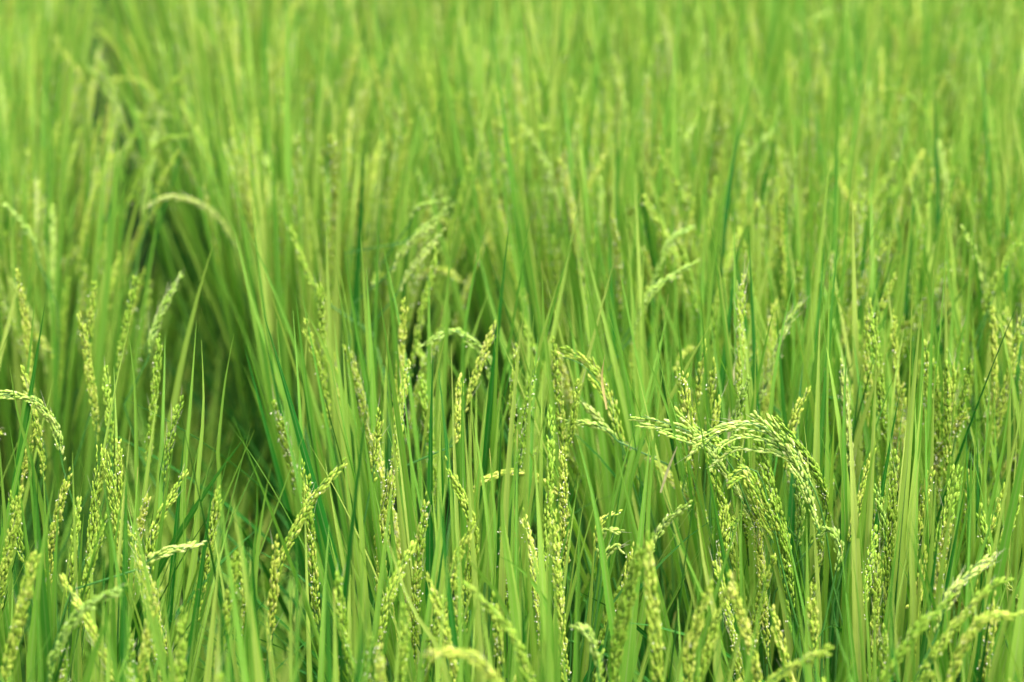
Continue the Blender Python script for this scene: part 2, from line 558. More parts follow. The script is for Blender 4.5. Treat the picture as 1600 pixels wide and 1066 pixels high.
# light version for the plants outside the frame: a lumpy spike of low grains
PAN_LOW = []
for k in range(5):
    pts = pan_curve(vr, 'erect' if k < 4 else 'bow')
    C = resample(pts, 34); T = np.gradient(C, axis=0)
    gg = Geo()
    Q = C[::2]
    tube(gg, Q, [0.0010 + 0.0042 * min(1, i / 3) * (1 - 0.7 * (i / 16) ** 2) * vr.uniform(.35, 1.3) for i in range(len(Q))], 5, vr.random() * .6)
    PAN_LOW.append(gg)

# ------------------------------------------------------------------ rows of the paddy
ROW_DIR = np.array([-math.sin(R(12)), math.cos(R(12))])
ROW_NRM = np.array([math.cos(R(12)), math.sin(R(12))])
gap_pt = at_y(372, 640, 2.45)
U_GAP = float(np.dot(ROW_NRM, [gap_pt.x, gap_pt.y]))
ROWS = {}
g2 = at_y(500, 190, y_for(500, 190, .9))
U_2 = float(np.dot(ROW_NRM, [g2.x, g2.y]))            # the next furrow that shows, farther back
u_ = U_GAP + 0.235
for k in range(0, 22):
    ROWS[k + 1] = u_                                 # rows right of the gap
    nxt = u_ + 0.235
    if u_ < U_2 <= nxt + 0.03:
        nxt = max(nxt, U_2) + 0.13
    u_ = nxt
    ROWS[-(k + 1)] = U_GAP - 0.225 - 0.24 * k        # rows left of it
STEP = 0.16
ROWS[0] = U_GAP          # in front of the camera the gap has closed over

def in_view(x, y, margin=0.18):
    """does the upper part of a plant at x, y come into the picture"""
    for z in (0.35, 0.7, 0.98):
        for dx in (-margin, 0, margin):
            a, b_, d = proj((x + dx, y, z))
            if -30 < a < 1630 and -60 < b_ < 1100 and d > 1.0:
                return True
    return False

# ------------------------------------------------------------------ what the photograph shows singly: heads of grain
# (curve in photograph pixels from the root to the tip, height of its highest point above the mud, options)
def Z5(*q):
    return [(960 + x / 4.263, 600 + y / 4.263) for x, y in q]
def Z6(*q):
    return [(800 + x / 3.045, 350 + y / 3.045) for x, y in q]
def H(pts, z=0.90, **k):
    return dict(pts=pts, z=z, **k)
HEROES = [
    # the arching ripe heads right of the centre
    H([(1302, 915), (1284, 800), (1250, 728), (1186, 664), (1132, 675), (1084, 714)], 0.90, pale=1, each=1,
      strands=[Z5((1330, 780), (1270, 560), (1180, 400), (1100, 310), (1045, 225)),
               Z5((1335, 900), (1310, 780), (1240, 600), (1150, 440), (1020, 330), (900, 300), (760, 305), (650, 350), (560, 410), (500, 500)),
               Z5((1300, 720), (1200, 480), (1080, 360), (1000, 270), (850, 262), (720, 285), (620, 325), (550, 350)),
               Z5((1290, 700), (1150, 470), (1010, 380), (860, 350), (740, 390), (690, 440)),
               Z5((1300, 680), (1190, 480), (1060, 330), (945, 215)),
               Z5((1380, 1060), (1340, 900), (1290, 700), (1210, 560), (1100, 470), (960, 440), (830, 430), (740, 480), (650, 555)),
               Z5((1350, 960), (1290, 780), (1240, 650), (1180, 560))],
      label='heavy pale yellow head of grain arching over to the left'),
    H([(1172, 800), (1142, 728), (1100, 688), (1048, 668), (992, 656)], 0.90, pale=1, each=1, dy=.02,
      strands=[Z5((900, 860), (830, 720), (700, 540), (600, 440), (480, 380), (330, 325)), Z5((860, 800), (700, 520), (600, 390), (500, 310), (400, 270), (280, 245), (135, 230)),
               Z5((800, 700), (680, 500), (560, 370), (440, 310), (330, 290), (175, 275)), Z5((790, 680), (640, 420), (520, 290), (420, 195)),
               Z5((960, 1000), (870, 820), (770, 640), (690, 560), (650, 480))],
      label='pale head of grain bent out to the left, almost level at its tip'),
    H([(1190, 780), (1150, 712), (1098, 676), (1058, 642)], 0.90, nb=6, sp=.07, dy=.03),
    H([(1226, 905), (1204, 800), (1186, 742), (1162, 736), (1138, 758)], 0.86, each=1,
      strands=[Z5((1090, 1040), (1010, 900), (950, 720), (930, 620), (860, 568), (795, 605)), Z5((1040, 960), (960, 760), (900, 640), (850, 620), (755, 680)),
               Z5((1100, 1000), (1000, 780), (940, 640)), Z5((1060, 1060), (960, 880), (900, 720), (880, 650))],
      label='short head of grain curling over at its tip'),
    H([(1240, 1000), (1230, 870), (1208, 770), (1187, 690)], 0.86, nb=13, sp=.12, dy=-.06, th=1.1),
    H([(1244, 860), (1250, 800), (1240, 742)], 0.85, pale=1, nb=6, sp=.2, dy=.05),
    H([(1262, 860), (1292, 800), (1272, 730), (1212, 652)], 0.905, nb=11, sp=.15, dy=.03),
    H([(1140, 880), (1128, 830), (1137, 788)], 0.80, nb=6, sp=.15),
    # bent head left of the centre
    H([(984, 740), (966, 670), (941, 607), (908, 567), (868, 550)], 0.90, nb=12, sp=.12, each=1,
      strands=[Z6((530, 1100), (500, 960), (430, 760), (350, 660), (290, 632), (215, 618)), Z6((515, 1040), (450, 800), (390, 690), (300, 610), (250, 588)),
               Z6((520, 1060), (470, 900), (420, 800), (368, 735)), Z6((540, 1120), (500, 900), (450, 760), (380, 650))],
      label='green head of grain bowing over to the left'),
    H([(884, 800), (879, 700), (873, 610), (866, 526)], 0.91, nb=11, sp=.06, each=1),
    H([(962, 700), (942, 662), (905, 622)], 0.85, pale=1, nb=5, sp=.1, dy=.06), H([(966, 690), (938, 668), (880, 660)], 0.85, pale=1, nb=5, sp=.12, dy=.06),
    H([(800, 700), (800, 632), (806, 541)], 0.90, nb=8, sp=.05, fl=.3), H([(806, 760), (817, 690), (834, 571)], 0.90, nb=9, sp=.08, fl=.4),
    H([(880, 740), (889, 690), (903, 592)], 0.88, nb=8, sp=.06), H([(1080, 700), (1086, 640), (1100, 536)], 0.91, nb=8, sp=.07),
    H([(1106, 690), (1107, 650), (1113, 560)], 0.9, nb=7, sp=.05, fl=.2), H([(1114, 720), (1115, 672), (1123, 626)], .87, nb=7, sp=.1),
    H([(1140, 720), (1148, 659), (1164, 586)], 0.89, pale=1, nb=8, sp=.16, awn=.1),
    H([(1225, 740), (1237, 672), (1257, 612)], 0.87, nb=8, sp=.2), H([(1010, 470), (1046, 380), (1082, 356)], .92, pale=1, nb=6, sp=.06),
    H([(985, 530), (1020, 455), (1088, 416)], .91, pale=1, nb=6, sp=.05),
    # right
    H([(1350, 760), (1352, 690), (1356, 590), (1361, 480)], 0.92, nb=12, sp=.09, each=1, fl=.12, label='tall straight head of grain standing beside its twin'),
    H([(1394, 770), (1385, 690), (1376, 600), (1366, 500)], 0.92, nb=12, sp=.1, fl=.15), H([(1481, 790), (1479, 690), (1477, 549)], 0.90, nb=10, sp=.04, each=1),
    H([(1557, 690), (1555, 620), (1552, 484)], 0.91, nb=10, sp=.06), H([(1545, 730), (1562, 650), (1599, 500)], .9, nb=9, sp=.09, awn=.1),
    H([(1455, 720), (1451, 640), (1444, 537)], .9, nb=9, sp=.05, fl=.3), H([(1360, 540), (1374, 490), (1395, 432)], .91, nb=8, sp=.1),
    H([(1402, 650), (1400, 590), (1396, 490)], .9, nb=8, sp=.05), H([(1330, 760), (1325, 680), (1314, 556)], .9, pale=1, nb=9, sp=.06, awn=.35, fl=.2),
    H([(1178, 660), (1200, 590), (1222, 525), (1250, 478)], .91, pale=1, nb=7, sp=.03, awn=.6), H([(1550, 470), (1570, 412), (1592, 380)], .91, nb=7, sp=.08),
    H([(1540, 500), (1549, 455), (1564, 418)], .9, nb=6, sp=.08), H([(1546, 500), (1536, 440), (1524, 395), (1505, 358)], .92, pale=1, nb=7, sp=.05),
    H([(1460, 1040), (1464, 920), (1476, 837), (1500, 745)], 0.88, nb=14, sp=.15, th=1.15), H([(1384, 980), (1389, 880), (1400, 716)], .87, nb=12, sp=.11, fl=.1),
    H([(1556, 950), (1547, 880), (1537, 802)], .84, nb=8, sp=.1), H([(1352, 1120), (1385, 1058), (1425, 990), (1479, 934)], .90, nb=10, sp=.08, th=1.1),
    H([(1410, 1110), (1450, 1040), (1522, 942), (1576, 902)], .90, nb=10, sp=.08), H([(1470, 1120), (1488, 1050), (1528, 968), (1587, 952)], .89, nb=10, sp=.12),
    H([(1460, 1000), (1490, 925), (1556, 880)], .87, pale=1, nb=8, sp=.16, awn=.3), H([(1325, 860), (1340, 796), (1369, 706)], .86, nb=8, sp=.12),
    H([(1384, 850), (1377, 800), (1367, 758)], .84, pale=1, nb=5, sp=.05), H([(1274, 1060), (1272, 990), (1268, 918)], .84, nb=8, sp=.14),
    H([(1305, 900), (1312, 858), (1300, 832), (1288, 845)], .82, pale=1, nb=6, sp=.25), H([(1160, 1100), (1212, 1058), (1250, 1030), (1290, 1004)], .88, nb=9, sp=.07),
    H([(1490, 700), (1500, 640), (1512, 560)], .88, nb=8, sp=.06), H([(1430, 880), (1440, 800), (1452, 730)], .84, nb=8, sp=.08, fl=.2),
    # bottom centre
    H([(958, 1130), (962, 1020), (985, 906), (1008, 828)], .93, nb=13, sp=.14, fl=0, th=1.1), H([(1030, 1120), (1026, 1010), (1012, 860)], .93, nb=12, sp=.16, th=1.1),
    H([(1010, 870), (1036, 818), (1073, 778)], .88, pale=1, nb=6, sp=.03), H([(1072, 1120), (1076, 1040), (1084, 985), (1108, 912)], .9, nb=10, sp=.15),
    H([(1195, 1110), (1178, 1030), (1140, 906)], .89, nb=11, sp=.1), H([(890, 1090), (879, 1010), (872, 900), (862, 798)], .88, nb=12, sp=.07, fl=.25),
    H([(850, 920), (852, 860), (861, 732)], .88, nb=10, sp=.08), H([(886, 910), (883, 830), (878, 690)], .86, nb=10, sp=.07, fl=.3),
    H([(934, 1050), (930, 1010), (912, 985), (898, 990)], .84, pale=1, nb=6, sp=.2), H([(1130, 950), (1128, 885), (1134, 790)], .83, nb=9, sp=.12),
    H([(940, 900), (944, 868), (960, 851), (970, 855)], .80, pale=1, nb=4, sp=.15), H([(936, 880), (942, 830), (968, 820)], .80, pale=1, nb=4, sp=.1), H([(930, 870), (938, 818), (966, 803)], .80, nb=4, sp=.1),
    H([(850, 1130), (828, 1060), (795, 985), (728, 918)], .92, nb=10, sp=.07), H([(800, 1100), (770, 1058), (728, 1027), (668, 1037)], .93, nb=8, sp=.13),
    H([(800, 1090), (775, 1062), (740, 1020), (715, 1008)], .92, nb=7, sp=.1),
    H([(792, 990), (789, 920), (786, 792)], .86, nb=8, sp=.05, fl=.5), H([(722, 1000), (730, 906), (738, 820), (699, 716)], .90, nb=12, sp=.08),
    H([(688, 1080), (690, 990), (708, 890), (736, 820)], .88, nb=11, sp=.1), H([(712, 1050), (714, 980), (716, 906)], .84, nb=9, sp=.08, fl=.3),
    H([(560, 1130), (548, 1060), (527, 902)], .87, nb=10, sp=.05), H([(624, 1120), (627, 1060), (634, 953)], .87, nb=9, sp=.08),
    H([(700, 700), (712, 690), (716, 640), (719, 596)], .88, nb=8, sp=.1), H([(786, 1060), (780, 1000), (772, 930)], .84, nb=8, sp=.1, fl=.3),
    # left of the centre
    H([(427, 985), (434, 892), (479, 795), (533, 726)], .90, nb=12, sp=.07, each=1, label='slender head of grain leaning well over to the right'),
    H([(500, 1020), (492, 920), (482, 803), (475, 731)], .88, nb=12, sp=.07, fl=.25, each=1), H([(418, 1030), (424, 968), (434, 836)], .86, nb=10, sp=.08),
    H([(588, 960), (592, 900), (600, 800), (612, 725)], .86, nb=11, sp=.07, fl=.4), H([(600, 870), (606, 820), (624, 660)], .87, nb=11, sp=.07, fl=.35),
    H([(647, 1080), (648, 960), (655, 860), (665, 778)], .87, nb=13, sp=.08, fl=.3, each=1), H([(610, 760), (617, 695), (636, 576)], .89, nb=10, sp=.08, fl=.3),
    H([(616, 720), (620, 640), (632, 470)], .91, nb=12, sp=.07), H([(640, 600), (656, 500), (683, 392)], .92, nb=11, sp=.06),
    H([(512, 700), (508, 636), (501, 444)], .91, nb=12, sp=.05), H([(520, 680), (508, 613), (478, 500)], .9, nb=9, sp=.1),
    H([(722, 650), (738, 600), (772, 510)], .91, nb=10, sp=.07, awn=.1), H([(770, 610), (758, 555), (712, 515), (662, 535)], .87, pale=1, nb=8, sp=.14),
    H([(620, 460), (636, 427), (693, 360)], .92, pale=1, nb=5, sp=.02), H([(606, 430), (636, 384), (678, 348)], .92, pale=1, nb=6, sp=.04),
    H([(580, 760), (587, 698), (595, 645)], .88, nb=8, sp=.07, awn=.2), H([(520, 480), (485, 442), (455, 360)], .91, nb=8, sp=.06),
    # left
    H([(54, 640), (49, 586), (42, 510), (30, 426)], .92, nb=11, sp=.06), H([(98, 730), (86, 668), (60, 628), (33, 616), (-8, 612)], .88, nb=10, sp=.1, each=1, pale=1),
    H([(70, 760), (62, 695), (35, 580)], .89, nb=10, sp=.07), H([(150, 700), (148, 630), (128, 490)], .90, nb=11, sp=.08), H([(176, 740), (171, 680), (161, 585)], .88, nb=9, sp=.08),
    H([(230, 750), (236, 680), (249, 526)], .9, nb=12, sp=.06), H([(180, 600), (190, 540), (211, 440)], .91, nb=9, sp=.08), H([(232, 560), (243, 510), (277, 434)], .91, pale=1, nb=8, sp=.08, awn=.3),
    H([(256, 760), (262, 700), (280, 628)], .87, nb=8, sp=.1, awn=.4), H([(138, 560), (140, 520), (149, 440)], .91, nb=8, sp=.06), H([(-6, 1000), (0, 930), (34, 762)], .9, nb=11, sp=.08),
    H([(74, 940), (80, 855), (112, 728)], .89, nb=11, sp=.08), H([(130, 1000), (138, 900), (156, 705)], .87, nb=13, sp=.11), H([(200, 980), (194, 900), (180, 800), (165, 708)], .87, nb=12, sp=.08),
    H([(186, 880), (187, 820), (185, 700)], .87, nb=9, sp=.06, fl=.2), H([(234, 920), (240, 832), (285, 750)], .88, nb=10, sp=.1), H([(300, 1000), (312, 920), (344, 760)], .87, nb=12, sp=.1),
    H([(-6, 1120), (10, 1040), (56, 866)], .92, nb=12, sp=.08, th=1.1), H([(72, 1080), (84, 1020), (130, 947), (198, 905)], .91, pale=1, nb=9, sp=.07),
    H([(215, 890), (252, 865), (314, 850)], .85, pale=1, nb=7, sp=.1), H([(330, 1080), (342, 1010), (372, 864)], .88, nb=11, sp=.07),
    H([(281, 1130), (281, 1060), (282, 962)], .88, nb=9, sp=.08), H([(216, 1120), (222, 1050), (242, 922)], .89, nb=10, sp=.09), H([(108, 960), (110, 900), (117, 795)], .86, nb=9, sp=.07),
    H([(122, 990), (134, 910), (160, 820)], .86, nb=9, sp=.07), H([(40, 900), (28, 830), (20, 770)], .86, nb=8, sp=.07),
    # soft heads farther back
    H([(1150, 290), (1166, 248), (1216, 200)], .92, pale=1, nb=7, sp=.04), H([(1450, 215), (1436, 165), (1396, 139), (1364, 158)], .92, nb=8, sp=.08),
    H([(972, 240), (974, 206), (978, 150)], .92, pale=1, nb=6, sp=.05), H([(770, 270), (760, 240), (746, 195)], .92, pale=1, nb=6, sp=.04), H([(770, 250), (790, 228), (856, 200)], .92, nb=7, sp=.05),
    H([(628, 380), (650, 365), (703, 322)], .92, pale=1, nb=5, sp=.02), H([(640, 350), (654, 323), (700, 306)], .92, pale=1, nb=5, sp=.02),
    H([(236, 200), (250, 152), (300, 100)], .92, nb=7, sp=.04), H([(196, 350), (206, 305), (250, 222), (304, 206)], .92, nb=8, sp=.05), H([(240, 320), (251, 282), (277, 240)], .92, nb=7, sp=.05),
    H([(140, 170), (134, 131), (88, 64)], .92, nb=7, sp=.05), H([(60, 410), (44, 362), (2, 316)], .91, pale=1, nb=6, sp=.04), H([(412, 160), (420, 125), (448, 82)], .92, nb=7, sp=.06),
    H([(1260, 60), (1270, 34), (1298, 17)], .92, pale=1, nb=5, sp=.05), H([(1110, 240), (1106, 212), (1112, 165)], .92, pale=1, nb=5, sp=.06), H([(1080, 240), (1074, 216), (1086, 196)], .92, pale=1, nb=5, sp=.08),
    H([(900, 330), (920, 290), (950, 240)], .92, nb=7, sp=.05), H([(1230, 330), (1226, 290), (1218, 250)], .92, nb=7, sp=.06), H([(560, 340), (566, 300), (572, 250)], .92, nb=6, sp=.05),
    H([(1340, 400), (1346, 360), (1362, 310)], .92, nb=7, sp=.05), H([(1010, 330), (1016, 280), (1044, 236)], .92, nb=7, sp=.05), H([(720, 210), (716, 180), (722, 140)], .92, nb=6, sp=.06),
]

# leaves seen singly: tip, middle, base in photograph pixels; height of the tip; width in mm; dry?
BLADES = [
    ([(345, 350), (306, 480), (272, 640), (262, 800)], .97, 13, 0), ([(703, 356), (700, 470), (694, 620), (690, 800)], 1.0, 11, 0),
    ([(758, 345), (738, 440), (724, 540), (720, 700)], 1.0, 9, 0), ([(369, 512), (352, 600), (340, 720), (338, 800)], .95, 7, 0),
    ([(304, 508), (297, 620), (284, 780), (280, 900)], .97, 10, 0), ([(312, 538), (317, 640), (308, 760), (300, 900)], .96, 9, 0),
    ([(846, 388), (850, 500), (868, 680), (872, 820)], 1.0, 11, 0), ([(912, 408), (934, 520), (962, 660), (976, 820)], 1.0, 11, 0),
    ([(1004, 362), (1004, 500), (1010, 640), (1016, 800)], 1.0, 10, 0), ([(1045, 462), (1030, 560), (1006, 680), (985, 820)], .98, 7, 0),
    ([(1172, 410), (1158, 520), (1142, 640), (1136, 760)], .98, 3.5, 1), ([(1273, 377), (1268, 470), (1274, 600), (1282, 800)], 1.0, 7, 0),
    ([(1278, 410), (1288, 520), (1290, 640), (1296, 820)], 1.0, 8, 0), ([(1294, 532), (1306, 620), (1322, 760), (1330, 960)], .98, 15, 0),
    ([(1329, 548), (1322, 660), (1320, 800), (1320, 980)], .97, 11, 0), ([(689, 640), (686, 740), (688, 900), (690, 1080)], .97, 15, 0),
    ([(1335, 640), (1336, 740), (1340, 900), (1342, 1080)], .96, 15, 0), ([(357, 364), (392, 480), (450, 640), (480, 800)], .98, 12, 0),
    ([(370, 348), (418, 440), (470, 570), (505, 740)], .99, 10, 0), ([(944, 546), (940, 590), (948, 640)], .93, 3.5, 1),
    ([(1064, 690), (1044, 735), (1032, 770)], .86, 3, 1), ([(778, 850), (800, 872), (838, 915), (860, 1000)], .86, 11, 0),
    ([(218, 880), (168, 965), (132, 1070), (120, 1150)], .95, 13, 0), ([(775, 430), (805, 505), (826, 580), (850, 720)], .98, 5, 0),
    ([(540, 380), (560, 520), (584, 660), (600, 860)], 1.0, 12, 0), ([(452, 505), (462, 590), (470, 680), (480, 820)], .96, 8, 0),
    ([(1250, 440), (1222, 540), (1205, 640), (1200, 800)], .98, 9, 0), ([(1430, 440), (1436, 560), (1430, 740), (1424, 900)], 1.0, 13, 0),
    ([(1506, 330), (1508, 480), (1504, 640), (1500, 840)], 1.02, 12, 0), ([(1476, 300), (1484, 440), (1500, 600)], 1.02, 8, 0),
    ([(975, 300), (985, 420), (990, 560), (1000, 700)], 1.02, 9, 0), ([(1120, 330), (1110, 450), (1098, 600), (1090, 760)], 1.02, 11, 0),
    ([(1570, 560), (1560, 700), (1530, 860), (1510, 1000)], .97, 12, 0), ([(1440, 690), (1432, 760), (1424, 860), (1424, 1000)], .93, 9, 0),
    ([(556, 640), (562, 760), (568, 900), (572, 1080)], .97, 12, 0), ([(790, 690), (784, 800), (800, 940), (812, 1100)], .96, 14, 0),
    ([(900, 690), (930, 800), (950, 930), (962, 1080)], .96, 12, 0), ([(1165, 770), (1204, 860), (1228, 960), (1240, 1090)], .82, 13, 0),
    ([(1045, 560), (1026, 680), (1012, 800), (1004, 960)], .96, 12, 0), ([(1090, 800), (1100, 880), (1120, 980), (1130, 1090)], .9, 11, 0),
    ([(20, 560), (30, 640), (60, 760), (80, 900)], .95, 10, 0), ([(196, 500), (210, 600), (214, 740), (216, 880)], .98, 9, 0),
    ([(88, 740), (70, 840), (56, 960), (50, 1090)], .95, 11, 0), ([(410, 700), (404, 800), (392, 920), (384, 1060)], .95, 8, 0),
    ([(590, 830), (640, 950), (700, 1060)], .93, 7, 0), ([(700, 820), (745, 880), (790, 950), (815, 1080)], .95, 9, 0),
]

PROT = []      # polylines on the picture that nearer random leaves must leave free: (pixels, depth)
for h in HEROES:
    P = h['pts']
    hi = min(P, key=lambda q: q[1])
    h['Y'] = y_for(hi[0], hi[1], h['z']) + h.get('dy', 0)
    h['w'] = [np.array(at_y(q[0], q[1], h['Y'])) for q in P]
    if h.get('each') or h.get('pale'):
        pp = resample([(q[0], q[1], 0) for q in P], 9)[:, :2]
        PROT.append((pp[2:] if len(pp) > 4 else pp, proj(h['w'][-1])[2]))

PP = np.concatenate([np.asarray(p) for p, d in PROT])
PD = np.concatenate([np.full(len(p), d) for p, d in PROT])

def blocks(world_pts, half_px=9):
    """does this leaf pass before a protected head of grain"""
    q = [proj(p) for p in world_pts]
    for a in range(len(q) - 1):
        x0, y0, x1, y1 = q[a][0], q[a][1], q[a + 1][0], q[a + 1][1]
        if max(x0, x1) < -20 or min(x0, x1) > 1620 or min(y0, y1) > 1100:
            continue
        dx, dy = x1 - x0, y1 - y0
        t = np.clip(((PP[:, 0] - x0) * dx + (PP[:, 1] - y0) * dy) / (dx * dx + dy * dy + 1e-9), 0, 1)
        if np.any((np.hypot(x0 + t * dx - PP[:, 0], y0 + t * dy - PP[:, 1]) < half_px) & (PD > q[a][2] + 0.01)):
            return True
    return False

# ------------------------------------------------------------------ plan the plants
plants, outside = [], []
for row, u in ROWS.items():
    s = -3.0 + rng.random() * STEP
    while s < 15:
        s += STEP * rng.uniform(0.88, 1.12)
        p = ROW_NRM * (u + rng.uniform(-.02, .02)) + ROW_DIR * s
        x, y = float(p[0]), float(p[1])
        d = math.hypot(x, y)
        if abs(x) > 1.7 + 0.32 * max(0, y) or y > 9.0 or y < -0.9 or d < 0.55:
            continue
        # a missing plant or two beside the gap, where it opens to the dark
        if (row == -1 and 2.4 < y < 3.2) or (row == 1 and 2.95 < y < 3.4):
            plants.append(dict(row=row, s=s, x=x, y=y, short=1))
            continue
        if row == 0 and y > 2.1:
            if y < 5 and in_view(x, y):
                plants.append(dict(row=row, s=s, x=x, y=y, short=1))
            continue
        if 1.40 < y < 6.55 and in_view(x, y):
            plants.append(dict(row=row, s=s, x=x, y=y))
        else:
            if y < 7.5 or rng.random() < .7:
                outside.append((x, y))
plants.sort(key=lambda q: q['y'])
NEAR_Y = 3.25

def plant_parts(r, near, x, y, row):
    """(kind, variant, 4x4 matrix) of the stems, leaves and heads of one plant, in its own space"""
    out = []
    nt_ = r.choice((18, 19, 20)) if near else 24
    rot = r.random() * 6.28
    sc = r.uniform(0.97, 1.03)
    for k in range(nt_):
        az = rot + k * 2.4 + r.uniform(-.4, .4)
        rad = 0.012 + 0.03 * math.sqrt((k + .5) / nt_)
        tilt = R(1.0 + 11 * ((k + .5) / nt_) + r.uniform(-1.5, 2.5))
        base = Vector((math.cos(az) * rad, math.sin(az) * rad, -0.01))
        # matrix that turns +Z towards azimuth az by tilt, local +Y pointing outwards
        out_d = Vector((math.cos(az), math.sin(az), 0))
        zax = (Vector((0, 0, 1)) * math.cos(tilt) + out_d * math.sin(tilt)).normalized()
        st = STEMS[r.randrange(len(STEMS))]
        hgt = r.uniform(0.92, 1.05) * sc
        q = Vector((0, 0, 1)).rotation_difference(zax).to_matrix().to_4x4()
        Ms = Matrix.Translation(base) @ q @ Matrix.Rotation(r.random() * 6.28, 4, 'Z') @ Matrix.Diagonal((1, 1, hgt, 1))
        out.append(('stem', st, Ms))
        for kind, z0, pr in (('flag', r.uniform(.52, .62), 1.0), ('flag', r.uniform(.40, .58), .9), ('mid', r.uniform(.36, .48), 1.0), ('low', r.uniform(.18, .34), .6), ('low', r.uniform(.04, .18), .8 if near else .4)):
            if r.random() > pr or (kind == 'low' and y < 2.05 and z0 > .15):
                continue
            kk = 'arch' if (kind != 'flag' and y > 2.1 and r.random() < .10) else kind
            lv = LEAVES[kk][r.randrange(len(LEAVES[kk]))]
            a2 = az + r.gauss(0, .9)
            if r.random() < .45:
                a2 = r.choice((-1, 1)) * math.pi / 2 + r.gauss(0, .5)
            c, s_ = math.cos(a2 - math.pi / 2), math.sin(a2 - math.pi / 2)
            pos = base + zax * z0 * hgt
            tl = Matrix.Rotation(tilt * .8 * math.sin(a2 - az) * 0, 4, 'Y')
            Mz = Matrix.Rotation(a2 - math.pi / 2, 4, 'Z')
            k_ = r.uniform(.88, 1.1) * sc
            M = Matrix.Translation(pos) @ q @ Mz @ Matrix.Diagonal((k_, k_, k_, 1))
            out.append((kk, lv, M))
        if r.random() < (.33 if near else .68):
            w_ = r.random()
            pool = range(13) if w_ < .70 else (range(13, 18) if w_ < .92 else range(18, 22))
            pv = PANS[r.choice(list(pool))]
            pos = base + zax * (r.uniform(.64, .70) if near else r.uniform(.65, .73)) * hgt
            M = Matrix.Translation(pos) @ q @ Matrix.Rotation(az - math.pi / 2 + r.gauss(0, .8), 4, 'Z') @ Matrix.Diagonal((*[r.uniform(.9, 1.08)] * 3, 1))
            out.append(('panicle', pv, M))
    if near and row in (1, -1) and 2.1 < y < 3.3:
        toward = math.atan2(ROW_NRM[1], ROW_NRM[0]) + (math.pi if row > 0 else 0)
        for _ in range(7):
            lv = LEAVES['low'][r.randrange(len(LEAVES['low']))]
            a2 = toward + r.gauss(0, .5)
            pos = Vector((math.cos(a2) * .03, math.sin(a2) * .03, r.uniform(.12, .5)))
            q = Matrix.Rotation(a2 - math.pi / 2, 4, 'Z') @ Matrix.Rotation(-R(r.uniform(6, 30)), 4, 'X')
            k_ = r.uniform(.8, 1.05)
            out.append(('low', lv, Matrix.Translation(pos) @ q @ Matrix.Diagonal((k_, k_, k_, 1))))
        out = [o for o in out if o[0] != 'panicle' or r.random() < .35]
    return out

# labels
ORD = ['nearest', 'second', 'third', 'fourth', 'fifth', 'sixth', 'seventh', 'eighth', 'ninth', 'tenth', 'eleventh', 'twelfth', 'thirteenth', 'fourteenth', 'fifteenth']
def row_words(row):
    if row == 0:
        return 'the short row closing the near end of the dark gap'
    side = 'right' if row > 0 else 'left'
    n = abs(row)
    return ('the row just %s of the dark gap' % side) if n == 1 else ('the %s row %s of the dark gap' % (ORD[n - 1] if n > 1 else 'first', side))
count = {}
for P in plants:
    if P.get('short'):
        P['label'] = 'short leafy rice plant without heads, deep in the dark gap'
    elif P['y'] < NEAR_Y:
        i = count.get(P['row'], 0); count[P['row']] = i + 1
        P['label'] = '%s rice plant in %s' % (ORD[min(i, 14)], row_words(P['row']))
    else:
        a, b_, d = proj((P['x'], P['y'], .9))
        if P['y'] < 4.4:
            zone = 'slightly blurred rice plant behind the sharp ones, '
        elif P['y'] < 5.8:
            zone = 'soft blurred rice plant towards the back, '
        else:
            zone = 'most blurred pale rice plant along the top edge, '
        P['label'] = zone + ('left side' if a < 400 else 'left of centre' if a < 800 else 'right of centre' if a < 1200 else 'right side')

